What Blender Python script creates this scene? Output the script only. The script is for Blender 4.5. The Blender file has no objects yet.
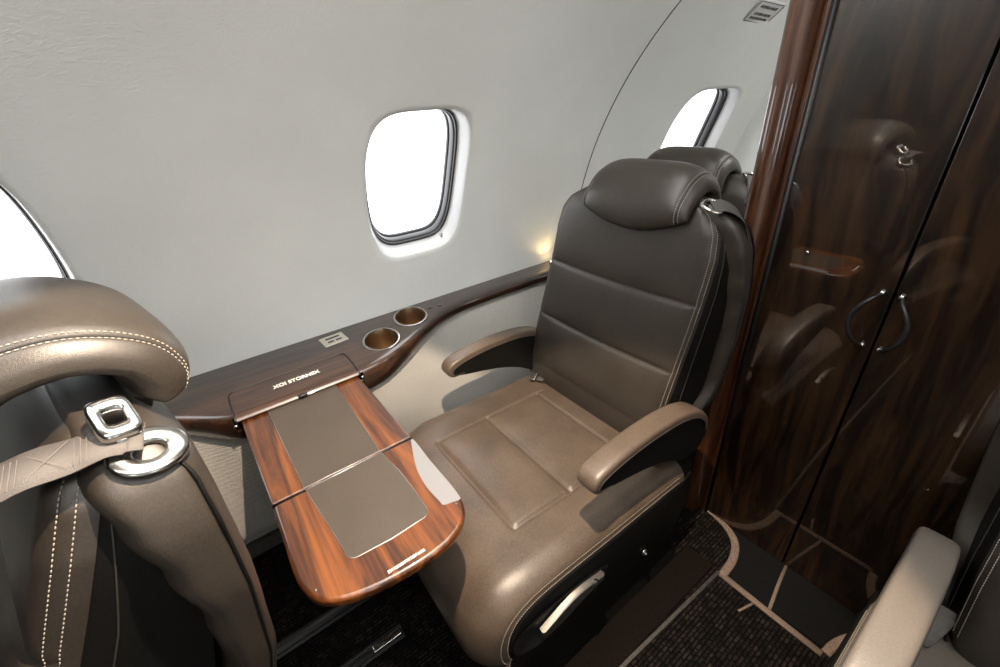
import bpy, bmesh, math, random
from mathutils import Vector, Matrix, noise
from math import sin, cos, pi, sqrt, radians, atan2, exp
random.seed(7)
S = bpy.context.scene
COL = S.collection

# ------------------------------------------------------------------ helpers
def link(name, me, mat=None, parent=None):
    o = bpy.data.objects.new(name, me)
    COL.objects.link(o)
    if mat is not None and me is not None and len(me.materials) == 0:
        me.materials.append(mat)
    if parent is not None:
        o.parent = parent
    return o

def mesh(name, verts, faces, mat=None, parent=None, smooth=True, angle=None, origin=None, recalc=True):
    me = bpy.data.meshes.new(name)
    if origin is not None:
        verts = [(v[0]-origin[0], v[1]-origin[1], v[2]-origin[2]) for v in verts]
    me.from_pydata([tuple(v) for v in verts], [], faces)
    bm = bmesh.new(); bm.from_mesh(me)
    if recalc:
        bmesh.ops.recalc_face_normals(bm, faces=bm.faces)
    if angle is not None:
        for e in bm.edges:
            if len(e.link_faces) == 2 and e.calc_face_angle(0) > radians(angle):
                e.smooth = False
    for f in bm.faces: f.smooth = smooth
    bm.to_mesh(me); bm.free()
    o = link(name, me, mat, parent)
    if origin is not None and parent is None:
        o.location = origin
    return o

def tagit(o, label, cat, group=None, kind=None):
    if label: o['label'] = label
    if cat: o['category'] = cat
    if group: o['group'] = group
    if kind: o['kind'] = kind
    return o

def struct(o, label=None, cat=None):
    o['kind'] = 'structure'
    if label: o['label'] = label
    if cat: o['category'] = cat
    return o

def empty(name, loc, label=None, cat=None, group=None):
    o = bpy.data.objects.new(name, None)
    o.empty_display_size = .1
    COL.objects.link(o); o.location = loc
    return tagit(o, label, cat, group)

class MB:
    """collects geometry for one mesh"""
    def __init__(s): s.v = []; s.f = []
    def add(s, v, f):
        b = len(s.v); s.v += [tuple(p) for p in v]; s.f += [tuple(i+b for i in q) for q in f]; return s
    def loft(s, rings, closed=True, cap=True, loop=False):
        n = len(rings[0]); v = [p for r in rings for p in r]; f = []
        m = len(rings)
        for i in range(m if loop else m-1):
            a = i*n; b = ((i+1) % m)*n
            for j in range(n if closed else n-1):
                k = (j+1) % n
                f.append((a+j, a+k, b+k, b+j))
        if cap and not loop and closed:
            f.append(tuple(range(n-1, -1, -1))); f.append(tuple(range((m-1)*n, m*n)))
        return s.add(v, f)
    def tube(s, pts, r, n=8, closed=False, cap=True, flat=None):
        pts = [Vector(p) for p in pts]; m = len(pts); rings = []
        t0 = None; up = None
        for i, p in enumerate(pts):
            if closed: t = (pts[(i+1) % m]-pts[i-1]).normalized()
            else: t = (pts[min(i+1, m-1)]-pts[max(i-1, 0)]).normalized()
            if up is None:
                a = Vector((0, 0, 1)) if abs(t.z) < .9 else Vector((1, 0, 0))
                up = (a - t*a.dot(t)).normalized()
            else:
                up = (up - t*up.dot(t)).normalized()
            b = t.cross(up)
            rr = r[i] if isinstance(r, (list, tuple)) else r
            fl = flat or 1
            rings.append([p + up*rr*cos(2*pi*k/n)*fl + b*rr*sin(2*pi*k/n) for k in range(n)])
        return s.loft(rings, True, cap, loop=closed)
    def box(s, c, d, rot=None):
        x, y, z = [q/2 for q in d]
        v = [Vector((sx*x, sy*y, sz*z)) for sx in (-1, 1) for sy in (-1, 1) for sz in (-1, 1)]
        if rot: v = [rot @ q for q in v]
        v = [q+Vector(c) for q in v]
        return s.add(v, [(0, 1, 3, 2), (4, 6, 7, 5), (0, 4, 5, 1), (2, 3, 7, 6), (0, 2, 6, 4), (1, 5, 7, 3)])
    def obj(s, name, mat=None, parent=None, smooth=True, angle=None, origin=None):
        return mesh(name, s.v, s.f, mat, parent, smooth, angle, origin)

def bevel_obj(o, w, seg=3, ang=30):
    """bevel sharp edges of an object's mesh in place"""
    bm = bmesh.new(); bm.from_mesh(o.data)
    bmesh.ops.remove_doubles(bm, verts=bm.verts, dist=1e-6)
    es = [e for e in bm.edges if len(e.link_faces) == 2 and e.calc_face_angle(0) > radians(ang)]
    bmesh.ops.bevel(bm, geom=es, offset=w, segments=seg, profile=.5, affect='EDGES', clamp_overlap=True)
    for f in bm.faces: f.smooth = True
    for e in bm.edges:
        e.smooth = not (len(e.link_faces) == 2 and e.calc_face_angle(0) > radians(50))
    bm.to_mesh(o.data); bm.free()
    return wn(o)

def wn(o):
    if 'wn' not in o.modifiers:
        m = o.modifiers.new('wn', 'WEIGHTED_NORMAL'); m.keep_sharp = True
    return o

def prism(name, outline, axis, a, b, mat, parent=None, bev=0.0, seg=3, origin=None):
    """outline 2D extruded along axis from a to b. axis 'y': (x,z); 'z': (x,y); 'x': (y,z)"""
    def P(p, h):
        if axis == 'y': return (p[0], h, p[1])
        if axis == 'z': return (p[0], p[1], h)
        return (h, p[0], p[1])
    m = MB(); m.loft([[P(p, a) for p in outline], [P(p, b) for p in outline]])
    o = m.obj(name, mat, parent, origin=origin)
    if bev: bevel_obj(o, bev, seg, 40); wn(o)
    else:
        for f in o.data.polygons: f.use_smooth = False
    return o

def bxo(name, c, d, mat, parent=None, bev=.002, rot=None, seg=2):
    m = MB().box((0, 0, 0) if parent is None else c, d, rot)
    o = m.obj(name, mat, parent)
    if parent is None: o.location = c
    if bev: bevel_obj(o, bev, seg, 40); wn(o)
    return o

def catmull(pts, n=12, closed=False):
    P = [Vector(p) for p in pts]; m = len(P); out = []
    for i in range(m if closed else m-1):
        p0 = P[i-1] if (closed or i > 0) else P[0]*2-P[1]
        p1 = P[i]; p2 = P[(i+1) % m]
        p3 = P[(i+2) % m] if (closed or i+2 < m) else P[-1]*2-P[-2]
        for k in range(n):
            t = k/n
            out.append(.5*((2*p1)+(-p0+p2)*t+(2*p0-5*p1+4*p2-p3)*t*t+(-p0+3*p1-3*p2+p3)*t**3))
    if not closed: out.append(P[-1].copy())
    return out

def interp(tab, x):
    if x <= tab[0][0]: return tab[0][1]
    for (a, b), (c, d) in zip(tab, tab[1:]):
        if x <= c:
            t = (x-a)/(c-a); return b+(d-b)*t
    return tab[-1][1]

def sinterp(tab, x):
    if x <= tab[0][0]: return tab[0][1]
    for (a, b), (c, d) in zip(tab, tab[1:]):
        if x <= c:
            t = (x-a)/(c-a); t = t*t*(3-2*t); return b+(d-b)*t
    return tab[-1][1]

def resample(pts, step):
    P = [Vector(p) for p in pts]; out = [P[0].copy()]; acc = 0
    for a, b in zip(P, P[1:]):
        L = (b-a).length
        if L == 0: continue
        d = step-acc
        while d <= L:
            out.append(a+(b-a)*(d/L)); d += step
        acc = L-(d-step)
    return out

def stitches(name, paths, mat, parent, step=.0062, ln=.0042, r=.0009):
    o = None
    for path in paths:
        m = MB(); q = resample(path, step)
        for a, b in zip(q, q[1:]):
            t = (b-a).normalized()
            m.tube([a, a+t*ln*.25, a+t*ln*.75, a+t*ln], [r*.4, r, r, r*.4], 5)
        o = m.obj(name, mat, parent); o['label'] = 'row of pale stitches'
    return o

def seam_tube(name, path, r, mat, parent, n=6):
    return MB().tube(path, r, n).obj(name, mat, parent)

# ------------------------------------------------------------------ materials
def new_mat(name):
    m = bpy.data.materials.new(name); m.use_nodes = True
    nt = m.node_tree; b = nt.nodes['Principled BSDF']
    return m, nt, b

def N(nt, t, **k):
    n = nt.nodes.new(t)
    for a, v in k.items():
        if hasattr(n, a): setattr(n, a, v)
    return n

def ramp(nt, stops, src):
    r = N(nt, 'ShaderNodeValToRGB')
    e = r.color_ramp.elements
    while len(e) < len(stops): e.new(.5)
    for i, (p, c) in enumerate(stops):
        e[i].position = p; e[i].color = (*c, 1) if len(c) == 3 else c
    nt.links.new(src, r.inputs[0]); return r

def coords(nt, scale=(1, 1, 1), rot=(0, 0, 0)):
    tc = N(nt, 'ShaderNodeTexCoord'); mp = N(nt, 'ShaderNodeMapping')
    mp.inputs['Scale'].default_value = scale; mp.inputs['Rotation'].default_value = rot
    nt.links.new(tc.outputs['Object'], mp.inputs[0]); return mp.outputs[0]

def bump(nt, b, h, strength, dist, prev=None):
    n = N(nt, 'ShaderNodeBump'); n.inputs['Strength'].default_value = strength; n.inputs['Distance'].default_value = dist
    nt.links.new(h, n.inputs['Height'])
    if prev: nt.links.new(prev, n.inputs['Normal'])
    nt.links.new(n.outputs[0], b.inputs['Normal']); return n.outputs[0]

def noise_n(nt, vec, scale, detail=3, rough=.5, dist=0):
    n = N(nt, 'ShaderNodeTexNoise'); n.inputs['Scale'].default_value = scale
    n.inputs['Detail'].default_value = detail; n.inputs['Roughness'].default_value = rough
    n.inputs['Distortion'].default_value = dist
    nt.links.new(vec, n.inputs['Vector']); return n.outputs['Fac']

def simple(name, col, rough=.5, metal=0, coat=0, spec=.5):
    m, nt, b = new_mat(name)
    b.inputs['Base Color'].default_value = (*col, 1); b.inputs['Roughness'].default_value = rough
    b.inputs['Metallic'].default_value = metal; b.inputs['Coat Weight'].default_value = coat
    b.inputs['Specular IOR Level'].default_value = spec
    return m

def leather(name, c1, c2, rough=.42, grain=420, bs=.25, wr=.0):
    m, nt, b = new_mat(name); v = coords(nt)
    n0 = noise_n(nt, v, 9, 3, .5); m0 = N(nt, 'ShaderNodeMath', operation='MULTIPLY_ADD'); m0.inputs[1].default_value = .35; m0.inputs[2].default_value = .33; nt.links.new(n0, m0.inputs[0]); n1 = m0.outputs[0]
    n3 = noise_n(nt, v, 260, 3, .75)
    mx = N(nt, 'ShaderNodeMath', operation='ADD'); mu = N(nt, 'ShaderNodeMath', operation='MULTIPLY'); mu.inputs[1].default_value = .60
    nt.links.new(n3, mu.inputs[0]); nt.links.new(n1, mx.inputs[0]); nt.links.new(mu.outputs[0], mx.inputs[1])
    r = ramp(nt, [(.58, c1), (1.0, c2)], mx.outputs[0]); nt.links.new(r.outputs[0], b.inputs['Base Color'])
    b.inputs['Roughness'].default_value = rough
    if c1[0] < .01: b.inputs['Specular IOR Level'].default_value = .12
    vo = N(nt, 'ShaderNodeTexVoronoi'); vo.inputs['Scale'].default_value = grain; nt.links.new(v, vo.inputs['Vector'])
    p = bump(nt, b, vo.outputs['Distance'], bs, .0012)
    if wr: 
        n2 = noise_n(nt, v, 14, 5, .62, 1.2); bump(nt, b, n2, wr, .006, p)
    return m

def wood(name, dark, mid, light, axis='x', rough=.13, fig=None, scale=1.0, coat=1.0, light_pos=.62, ior=1.6):
    m, nt, b = new_mat(name)
    k = {'x': (1.1, 14, 14), 'y': (14, 1.1, 14), 'z': (14, 14, 1.1)}[axis]
    if fig: k = fig
    v = coords(nt, tuple(q*scale for q in k))
    w = noise_n(nt, v, 2.2, 6, .62, 1.1 if not fig else 2.6)
    v2 = coords(nt, tuple((q*6 if q > 5 else q*2)*scale for q in k))
    w2 = noise_n(nt, v2, 2.0, 4, .7, .4)
    mu = N(nt, 'ShaderNodeMath', operation='MULTIPLY'); mu.inputs[1].default_value = .38; nt.links.new(w2, mu.inputs[0])
    ad = N(nt, 'ShaderNodeMath', operation='ADD'); nt.links.new(w, ad.inputs[0]); nt.links.new(mu.outputs[0], ad.inputs[1])
    r = ramp(nt, [(.46, dark), (light_pos, mid), (.9, light)], ad.outputs[0])
    nt.links.new(r.outputs[0], b.inputs['Base Color'])
    b.inputs['Roughness'].default_value = .35
    b.inputs['Coat Weight'].default_value = coat; b.inputs['Coat Roughness'].default_value = rough*.3
    b.inputs['Coat IOR'].default_value = ior
    return m

M = {}
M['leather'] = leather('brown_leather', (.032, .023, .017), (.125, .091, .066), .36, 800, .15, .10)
M['leather_shaded'] = leather('brown_leather_shaded', (.018, .0145, .0115), (.045, .0365, .029), .40, 800, .15, .08)  # same leather as the cushion, darkened to paint in shade on the back
M['leather_black'] = leather('black_leather', (.0045, .0044, .0042), (.008, .0077, .0073), .5, 450, .2, .05)
M['leather_lit'] = leather('brown_leather_lit', (.105, .088, .073), (.15, .128, .108), .42, 450, .2, .05)  # cushion leather in a lighter copy, painting in light on the right seat
M['inlay'] = leather('grey_brown_inlay_leather', (.052, .042, .034), (.075, .061, .050), .36, 800, .12)
M['thread'] = simple('stitch_thread', (.30, .265, .22), .7)
M['thread_dark'] = simple('dark_seam_cord', (.03, .026, .022), .6)  # dark brown cord for the panel and armrest piping
M['seam'] = simple('dark_seam', (.01, .009, .008), .7)
M['black'] = simple('black_plastic', (.008, .008, .008), .45)
M['rubber'] = simple('dark_rubber', (.03, .03, .032), .6)
M['chrome'] = simple('polished_metal', (.52, .51, .49), .2, 1)
M['brushed'] = simple('brushed_nickel', (.20, .185, .165), .5, 1)
M['bronze'] = simple('bronze_cup_lining', (.52, .40, .28), .28, 1)
M['steel'] = simple('grey_metal', (.42, .42, .42), .35, 1)
M['plate'] = simple('champagne_plate', (.62, .58, .50), .35, .6)
M['white_ink'] = simple('white_lettering', (.85, .84, .80), .5)
M['ink'] = simple('black_lettering', (.02, .02, .02), .6)
M['webbing'] = leather('grey_belt_webbing', (.075, .066, .061), (.10, .089, .081), .6, 900, .5)
M['web_print'] = simple('belt_stitch_print', (.17, .155, .14), .6)
M['web_dark'] = leather('dark_belt_webbing', (.05, .047, .044), (.07, .065, .06), .6, 900, .5)
M['ledge'] = wood('dark_walnut_ledge', (.007, .003, .0018), (.019, .008, .0045), (.065, .029, .015), 'x', .12, scale=1.25, ior=1.42)
M['table'] = wood('amber_walnut_table', (.012, .0035, .0015), (.045, .0125, .003), (.20, .062, .012), 'y', .1, scale=.8)
M['table2'] = wood('amber_walnut_table_end', (.012, .004, .0015), (.048, .0135, .0033), (.20, .062, .0125), 'y', .1, scale=.8)
M['door'] = wood('figured_walnut_door', (.0010, .0004, .0002), (.0050, .0020, .0007), (.036, .016, .0055), 'z', .06, fig=(8, 8, 1.3), scale=.5, ior=1.85)
M['jamb'] = wood('glossy_mahogany_jamb', (.010, .003, .001), (.035, .011, .004), (.10, .036, .013), 'z', .08, scale=1.6)
M['white_plastic'] = simple('white_window_reveal', (.60, .60, .60), .38)
M['rear_dark'] = simple('dark_rear_bulkhead', (.02, .012, .008), .35)  # unseen end wall made dark to cut bounce light and door reflections
M['gasket'] = simple('grey_window_gasket', (.012, .012, .013), .35)
M['shade_frame'] = simple('grey_window_ring', (.075, .075, .08), .28)

def m_wall():
    m, nt, b = new_mat('pale_grey_wall_leather'); v = coords(nt, (1, .55, 1.9), (0, .5, 0))
    n = noise_n(nt, v, 46, 6, .62, 1.6)
    n2 = noise_n(nt, coords(nt), 3.0, 3, .5)
    r = ramp(nt, [(.3, (.70, .712, .69)), (.7, (.76, .772, .75))], n2); nt.links.new(r.outputs[0], b.inputs['Base Color'])
    b.inputs['Roughness'].default_value = .48; b.inputs['Specular IOR Level'].default_value = .35
    p = bump(nt, b, n, .30, .006)
    vo = N(nt, 'ShaderNodeTexVoronoi'); vo.inputs['Scale'].default_value = 380; nt.links.new(coords(nt), vo.inputs['Vector'])
    bump(nt, b, vo.outputs['Distance'], .12, .001, p)
    return m
M['wall'] = m_wall()

def m_cloth(name, c1, c2, sc=520):
    m, nt, b = new_mat(name); v = coords(nt)
    br = N(nt, 'ShaderNodeTexWave', wave_type='BANDS', bands_direction='DIAGONAL'); br.inputs['Scale'].default_value = sc/5
    br.inputs['Distortion'].default_value = 2.5; br.inputs['Detail'].default_value = 2
    nt.links.new(v, br.inputs['Vector'])
    n = noise_n(nt, coords(nt, (1, 1, 3)), 160, 3, .6)
    ad = N(nt, 'ShaderNodeMath', operation='ADD'); nt.links.new(br.outputs['Fac'], ad.inputs[0]); nt.links.new(n, ad.inputs[1])
    r = ramp(nt, [(.35, c1), (1, c2)], ad.outputs[0]); r.color_ramp.elements[0].position = .4
    mu = N(nt, 'ShaderNodeMath', operation='MULTIPLY'); mu.inputs[1].default_value = .62
    nt.links.new(ad.outputs[0], mu.inputs[0]); nt.links.new(mu.outputs[0], r.inputs[0])
    nt.links.new(r.outputs[0], b.inputs['Base Color']); b.inputs['Roughness'].default_value = .9
    b.inputs['Specular IOR Level'].default_value = .15
    bump(nt, b, ad.outputs[0], .4, .0015)
    return m
M['cloth'] = m_cloth('oatmeal_knit_cloth', (.34, .325, .295), (.80, .775, .72))

def m_carpet():
    m, nt, b = new_mat('dark_maze_carpet')
    v = coords(nt)
    br = N(nt, 'ShaderNodeTexBrick'); br.inputs['Scale'].default_value = 22; br.offset = .37; br.squash = 1.7; br.squash_frequency = 3
    br.inputs['Mortar Size'].default_value = .05; br.inputs['Color1'].default_value = (.009, .0075, .0068, 1)
    br.inputs['Color2'].default_value = (.022, .018, .0155, 1); br.inputs['Mortar'].default_value = (.002, .0018, .0016, 1)
    nt.links.new(v, br.inputs['Vector'])
    vo = N(nt, 'ShaderNodeTexVoronoi', distance='CHEBYCHEV', feature='F1'); vo.inputs['Scale'].default_value = 38
    nt.links.new(v, vo.inputs['Vector'])
    r = ramp(nt, [(.3, (1, 1, 1)), (.48, (.25, .25, .25))], vo.outputs['Distance'])
    mx = N(nt, 'ShaderNodeMix', data_type='RGBA', blend_type='MULTIPLY'); mx.inputs['Factor'].default_value = .8
    nt.links.new(br.outputs['Color'], mx.inputs['A']); nt.links.new(r.outputs[0], mx.inputs['B'])
    n = noise_n(nt, v, 520, 2, .7)
    r2 = ramp(nt, [(.35, (.5, .5, .5)), (.7, (1.9, 1.75, 1.6))], n)
    m2 = N(nt, 'ShaderNodeMix', data_type='RGBA', blend_type='MULTIPLY'); m2.inputs['Factor'].default_value = 1
    nt.links.new(mx.outputs['Result'], m2.inputs['A']); nt.links.new(r2.outputs[0], m2.inputs['B'])
    nt.links.new(m2.outputs['Result'], b.inputs['Base Color']); b.inputs['Roughness'].default_value = .95
    b.inputs['Specular IOR Level'].default_value = .1
    bump(nt, b, n, .8, .004)
    return m
M['carpet'] = m_carpet()

def m_fuzzy(name, c1, c2):
    m, nt, b = new_mat(name); v = coords(nt); n = noise_n(nt, v, 420, 3, .7)
    r = ramp(nt, [(.35, c1), (.65, c2)], n); nt.links.new(r.outputs[0], b.inputs['Base Color'])
    b.inputs['Roughness'].default_value = .95; b.inputs['Specular IOR Level'].default_value = .08; bump(nt, b, n, .7, .003); return m
M['binding'] = m_fuzzy('beige_carpet_binding', (.07, .05, .04), (.26, .19, .15))
M['runner'] = m_fuzzy('brown_floor_runner', (.002, .0015, .0012), (.012, .0085, .0062))
M['threshold'] = simple('black_threshold_plate', (.003, .003, .003), .8, spec=.12)
M['trimgrey'] = m_fuzzy('grey_carpet_edging', (.03, .028, .025), (.12, .112, .10))

def m_glass():
    m = bpy.data.materials.new('window_glass'); m.use_nodes = True; nt = m.node_tree; nt.nodes.clear()
    o = N(nt, 'ShaderNodeOutputMaterial'); t = N(nt, 'ShaderNodeBsdfTransparent'); g = N(nt, 'ShaderNodeBsdfGlossy')
    g.inputs['Roughness'].default_value = .03
    f = N(nt, 'ShaderNodeFresnel'); f.inputs['IOR'].default_value = 1.35
    mx = N(nt, 'ShaderNodeMixShader'); nt.links.new(f.outputs[0], mx.inputs[0]); nt.links.new(t.outputs[0], mx.inputs[1]); nt.links.new(g.outputs[0], mx.inputs[2])
    nt.links.new(mx.outputs[0], o.inputs[0]); return m
M['glass'] = m_glass()

def m_emit(name, col, st):
    m = bpy.data.materials.new(name); m.use_nodes = True; nt = m.node_tree; b = nt.nodes['Principled BSDF']
    b.inputs['Base Color'].default_value = (*col, 1)
    b.inputs['Emission Color'].default_value = (*col, 1); b.inputs['Emission Strength'].default_value = st
    return m

# ------------------------------------------------------------------ fuselage shell
YC, ZC, R = .2, .65, 1.39
X0, X1 = -2.4, 2.5
def taper(x): return 1-.20*max(0, x-1.6)
def cyl(x, a, off=0):      # a in degrees from +y
    r = R+off
    return Vector((x, YC+r*cos(radians(a))*taper(x), ZC+r*sin(radians(a))))

WA, WH, WHX = 22.7, 11.3, .198     # window centre angle, half height (deg), half width (m)
WX = [(-.487, .200), (.713, .198), (2.175, .175)]
def outline(n, k=1.0, hx=.185, ha=11.2):
    """rounded window outline, widest a bit above its middle: list of (dx, da)"""
    out = []
    for i in range(n):
        t = 2*pi*i/n
        c, s = cos(t), sin(t); p = 4.6
        r = (abs(c)**p+abs(s)**p)**(-1/p)
        x, a = r*c, r*s
        x *= 1-.10*(a-.1)**2
        out.append((x*hx*k, a*ha*k))
    return out

def build_side(side, name):
    """side=1 far wall, -1 near wall"""
    ang = (lambda a: a) if side > 0 else (lambda a: 180-a)
    A0, A1 = -30, 64
    wx = WX
    alist = [-30, -22, -14, -6, 0, 4] + [WA-WH*1.55+WH*3.1*i/18 for i in range(19)] + [44, 48, 52, 56, 60, 64]
    i0 = 6; i1 = i0+18
    xl = [X0]; cells = []
    for (cx, hx) in wx:
        a = cx-hx*1.6; b = cx+hx*1.6
        prev = xl[-1]
        if prev < 1.6 < a:
            n = max(2, int((1.6-prev)/.06)); xl += [prev+(1.6-prev)*i/n for i in range(1, n+1)]; prev = 1.6
        n = max(2, int((a-prev)/.06))
        xl += [prev+(a-prev)*i/n for i in range(1, n+1)]
        j0 = len(xl)-1
        xl += [a+(b-a)*i/16 for i in range(1, 17)]
        cells.append((j0, j0+16, cx, hx))
    prev = xl[-1]; n = max(1, int((X1-prev)/.08)); xl += [prev+(X1-prev)*i/n for i in range(1, n+1)]
    m = MB(); na = len(alist)
    V = [cyl(x, ang(a)) for x in xl for a in alist]; F = []
    for j in range(len(xl)-1):
        for i in range(na-1):
            if any(c0 <= j < c1 for c0, c1, _, _ in cells) and i0 <= i < i1: continue
            F.append((j*na+i, (j+1)*na+i, (j+1)*na+i+1, j*na+i+1))
    wins = []
    for c0, c1, cx, hx in cells:
        per = [(j, i0) for j in range(c0, c1)]+[(c1, i) for i in range(i0, i1)]+[(j, i1) for j in range(c1, c0, -1)]+[(c0, i) for i in range(i1, i0, -1)]
        nP = len(per)
        # perimeter angles -> sample outline by the same polar angle
        big = outline(2000, 1, hx, WH)
        ang_big = [atan2(a/WH, x/hx) for x, a in big]
        def at(theta):
            k = int(((theta) % (2*pi))/(2*pi)*2000) % 2000
            # outline param close to polar angle
            best = min(range(k-150, k+150), key=lambda q: abs(((ang_big[q % 2000]-theta+pi) % (2*pi))-pi))
            return big[best % 2000]
        rim = []
        for (j, i) in per:
            x = xl[j]; a = alist[i]
            th = atan2((a-WA)/(WH*1.55), (x-cx)/(hx*1.6))
            rim.append(at(th))
        # rings from perimeter to lip, then roll inward
        base = len(V); K = [.33, .6, .8, .92]
        prevr = [j*na+i for (j, i) in per]
        def addring(fn):
            nonlocal prevr
            b = len(V)
            for q in range(nP): V.append(fn(q))
            for q in range(nP):
                q2 = (q+1) % nP
                F.append((prevr[q], prevr[q2], b+q2, b+q))
            prevr = list(range(b, b+nP))
        for k in K:
            def fn(q, k=k):
                j, i = per[q]; x0 = xl[j]; a0 = alist[i]; dx, da = rim[q]
                x = x0*(1-k)+(cx+dx*1.045)*k; a = a0*(1-k)+(WA+da*1.045)*k
                return cyl(x, ang(a), .004*k*k)
            addring(fn)
        for kk, off in ((1.02, .004), (1.005, .009), (.995, .018)):
            addring(lambda q, kk=kk, off=off: cyl(cx+rim[q][0]*kk, ang(WA+rim[q][1]*kk), off))
        wins.append((cx, hx, rim))
    o = mesh(name, V, F, M['wall'], None, True)
    bm = bmesh.new(); bm.from_mesh(o.data)
    for f in bm.faces:                      # normals face the cabin
        c = f.calc_center_median(); d = Vector((c.x, YC, ZC))-c
        if f.normal.dot(d) < 0: f.normal_flip()
    bm.to_mesh(o.data); bm.free()
    struct(o)
    return wins, ang

WN = [0]
def build_window(cx, hx, ang, ds=1.0):
    WN[0] += 1
    n = 96
    def ring(k, off, ka=None):
        o = outline(n, 1, hx, WH)
        return [cyl(cx+dx*k, ang(WA+da*(ka or k)), .010+(off-.010)*ds) for dx, da in o]
    w = empty('window_%d' % WN[0], cyl(cx, ang(WA), 0)); w['kind'] = 'structure'
    org = w.location.copy()
    def part(name, rings, mat, loop=False):
        m = MB(); m.loft(rings, True, False, loop=loop)
        m.v = [(p[0]-org.x, p[1]-org.y, p[2]-org.z) for p in m.v]
        return m.obj(name, mat, w)
    part('window_reveal', [ring(1.0, .010), ring(.985, .018), ring(.95, .040), ring(.925, .058), ring(.905, .060)], M['white_plastic'])
    part('window_gasket', [ring(.91, .057), ring(.90, .056), ring(.885, .062), ring(.88, .075)], M['gasket'])
    part('window_ring', [ring(.89, .070), ring(.875, .068), ring(.86, .072), ring(.85, .085), ring(.848, .10)], M['shade_frame'])
    part('inner_gasket', [ring(.856, .096), ring(.846, .094), ring(.832, .098), ring(.825, .108), ring(.86, .12)], M['gasket'])
    g = part('window_pane', [ring(k, .112) for k in (.86, .6, .3, .02)], M['glass'])
    ax_ = Vector((0, YC, ZC))-Vector((0, org.y, org.z)); nf = sum(1 if p.normal.dot(ax_) < 0 else -1 for p in g.data.polygons)
    if nf > 0: g.data.flip_normals()
    # shade pull latch in the lower corner
    bx = outline(n, .955, hx, WH)
    k = int(n*.855)
    p = cyl(cx+bx[k][0], ang(WA+bx[k][1]), .040)-org
    m = MB().box(p, (.012, .010, .026), Matrix.Rotation(radians(-20), 3, 'X'))
    l = m.obj('shade_latch', M['chrome'], w); bevel_obj(l, .003, 2)
    # outer skin closing the light gap around the pane
    part('outer_skin', [ring(.86, .12), ring(1.05, .12), ring(1.05, .012)], M['gasket'])
    return w

wins, angf = build_side(1, 'wall_left')
for cx, hx, rim in wins: build_window(cx, hx, angf, 1.0)
wins, angf = build_side(-1, 'wall_right')
for cx, hx, rim in wins[:2]: build_window(cx, hx, angf)
build_window(wins[2][0], wins[2][1], angf)

# ceiling
m = MB(); m.loft([[cyl(x, 64+52*i/16) for i in range(17)] for x in (X0, -1.2, 0, 1.2, 1.6, 2.3, X1)], False, False)
struct(m.obj('ceiling', M['wall']))
# end walls
for nm, x in (('wall_rear', X0), ('wall_front', X1)):
    pts = [cyl(x, a, .02) for a in range(-30, 211, 5)]; x = x+.004 if x < 0 else x-.004; pts = [Vector((x, p.y, p.z)) for p in pts]
    m = MB(); m.add(pts, [tuple(range(len(pts)))]); struct(m.obj(nm, M['rear_dark'] if x < 0 else M['wall'], smooth=False))
# panel joint between the two wall panels
struct(MB().tube([cyl(1.603, a, -.0004) for a in range(2, 100, 2)], .0020, 6).obj('trim_1', M['rubber']))

# ------------------------------------------------------------------ floor
fl = MB().box((.30, YC, -.02), (5.38, 2.62, .04)).obj('floor', M['carpet'], smooth=False); struct(fl)

# ------------------------------------------------------------------ lower side panels (cloth) and ledges
def ledge_front(x):
    tab = [(-3, 1.46), (-.42, 1.46), (-.30, 1.42), (-.13, 1.275), (-.085, 1.243), (.0, 1.235), (.30, 1.235), (.40, 1.255), (.50, 1.305), (.60, 1.37), (.70, 1.425), (.82, 1.455), (1.0, 1.465), (3, 1.45)]
    return interp(tab, x)
def smooth_front(x):
    return sum(ledge_front(x+d) for d in (-.03, -.015, 0, .015, .03))/5-max(0, x-1.6)*.10

def wall_y(z, off=0): return YC+sqrt(max(0, (R-off)**2-(z-ZC)**2))

xs = [X0+.001+(X1-.002-X0)*i/236 for i in range(237)]
rings = []
for x in xs:
    fy = smooth_front(x)
    bul = max(0, min(1, (1.46-fy)/.22))
    pts = []
    for i in range(25):
        t = i/24; z = .645-.60*t
        yb = 1.385-max(0, x-1.6)*.15
        top = fy+.030
        bulge = top+(yb-top)*min(1, (t/.72))**1.0
        bulge = top*(1-min(1, t/.8)**.9)+yb*min(1, t/.8)**.9
        y = bulge-.022*sin(pi*min(1, t/.95))*1.0
        if t > .82: y += (t-.82)**2*2.2
        pts.append((x, y, z))
    pts.append((x, 1.47-max(0, x-1.6)*.15, .02))
    rings.append(pts)
m = MB(); m.loft(rings, False, False)
struct(m.obj('wall_lower_left', M['cloth']))
m = MB(); m.loft([[(p[0], 2*YC-p[1], p[2]) for p in r] for r in rings], False, False)
struct(m.obj('wall_lower_right', M['cloth']))
bb = bxo('baseboard_left', (-.4, 1.42, .02), (3.98, .03, .06), M['trimgrey']); struct(bb)

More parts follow.
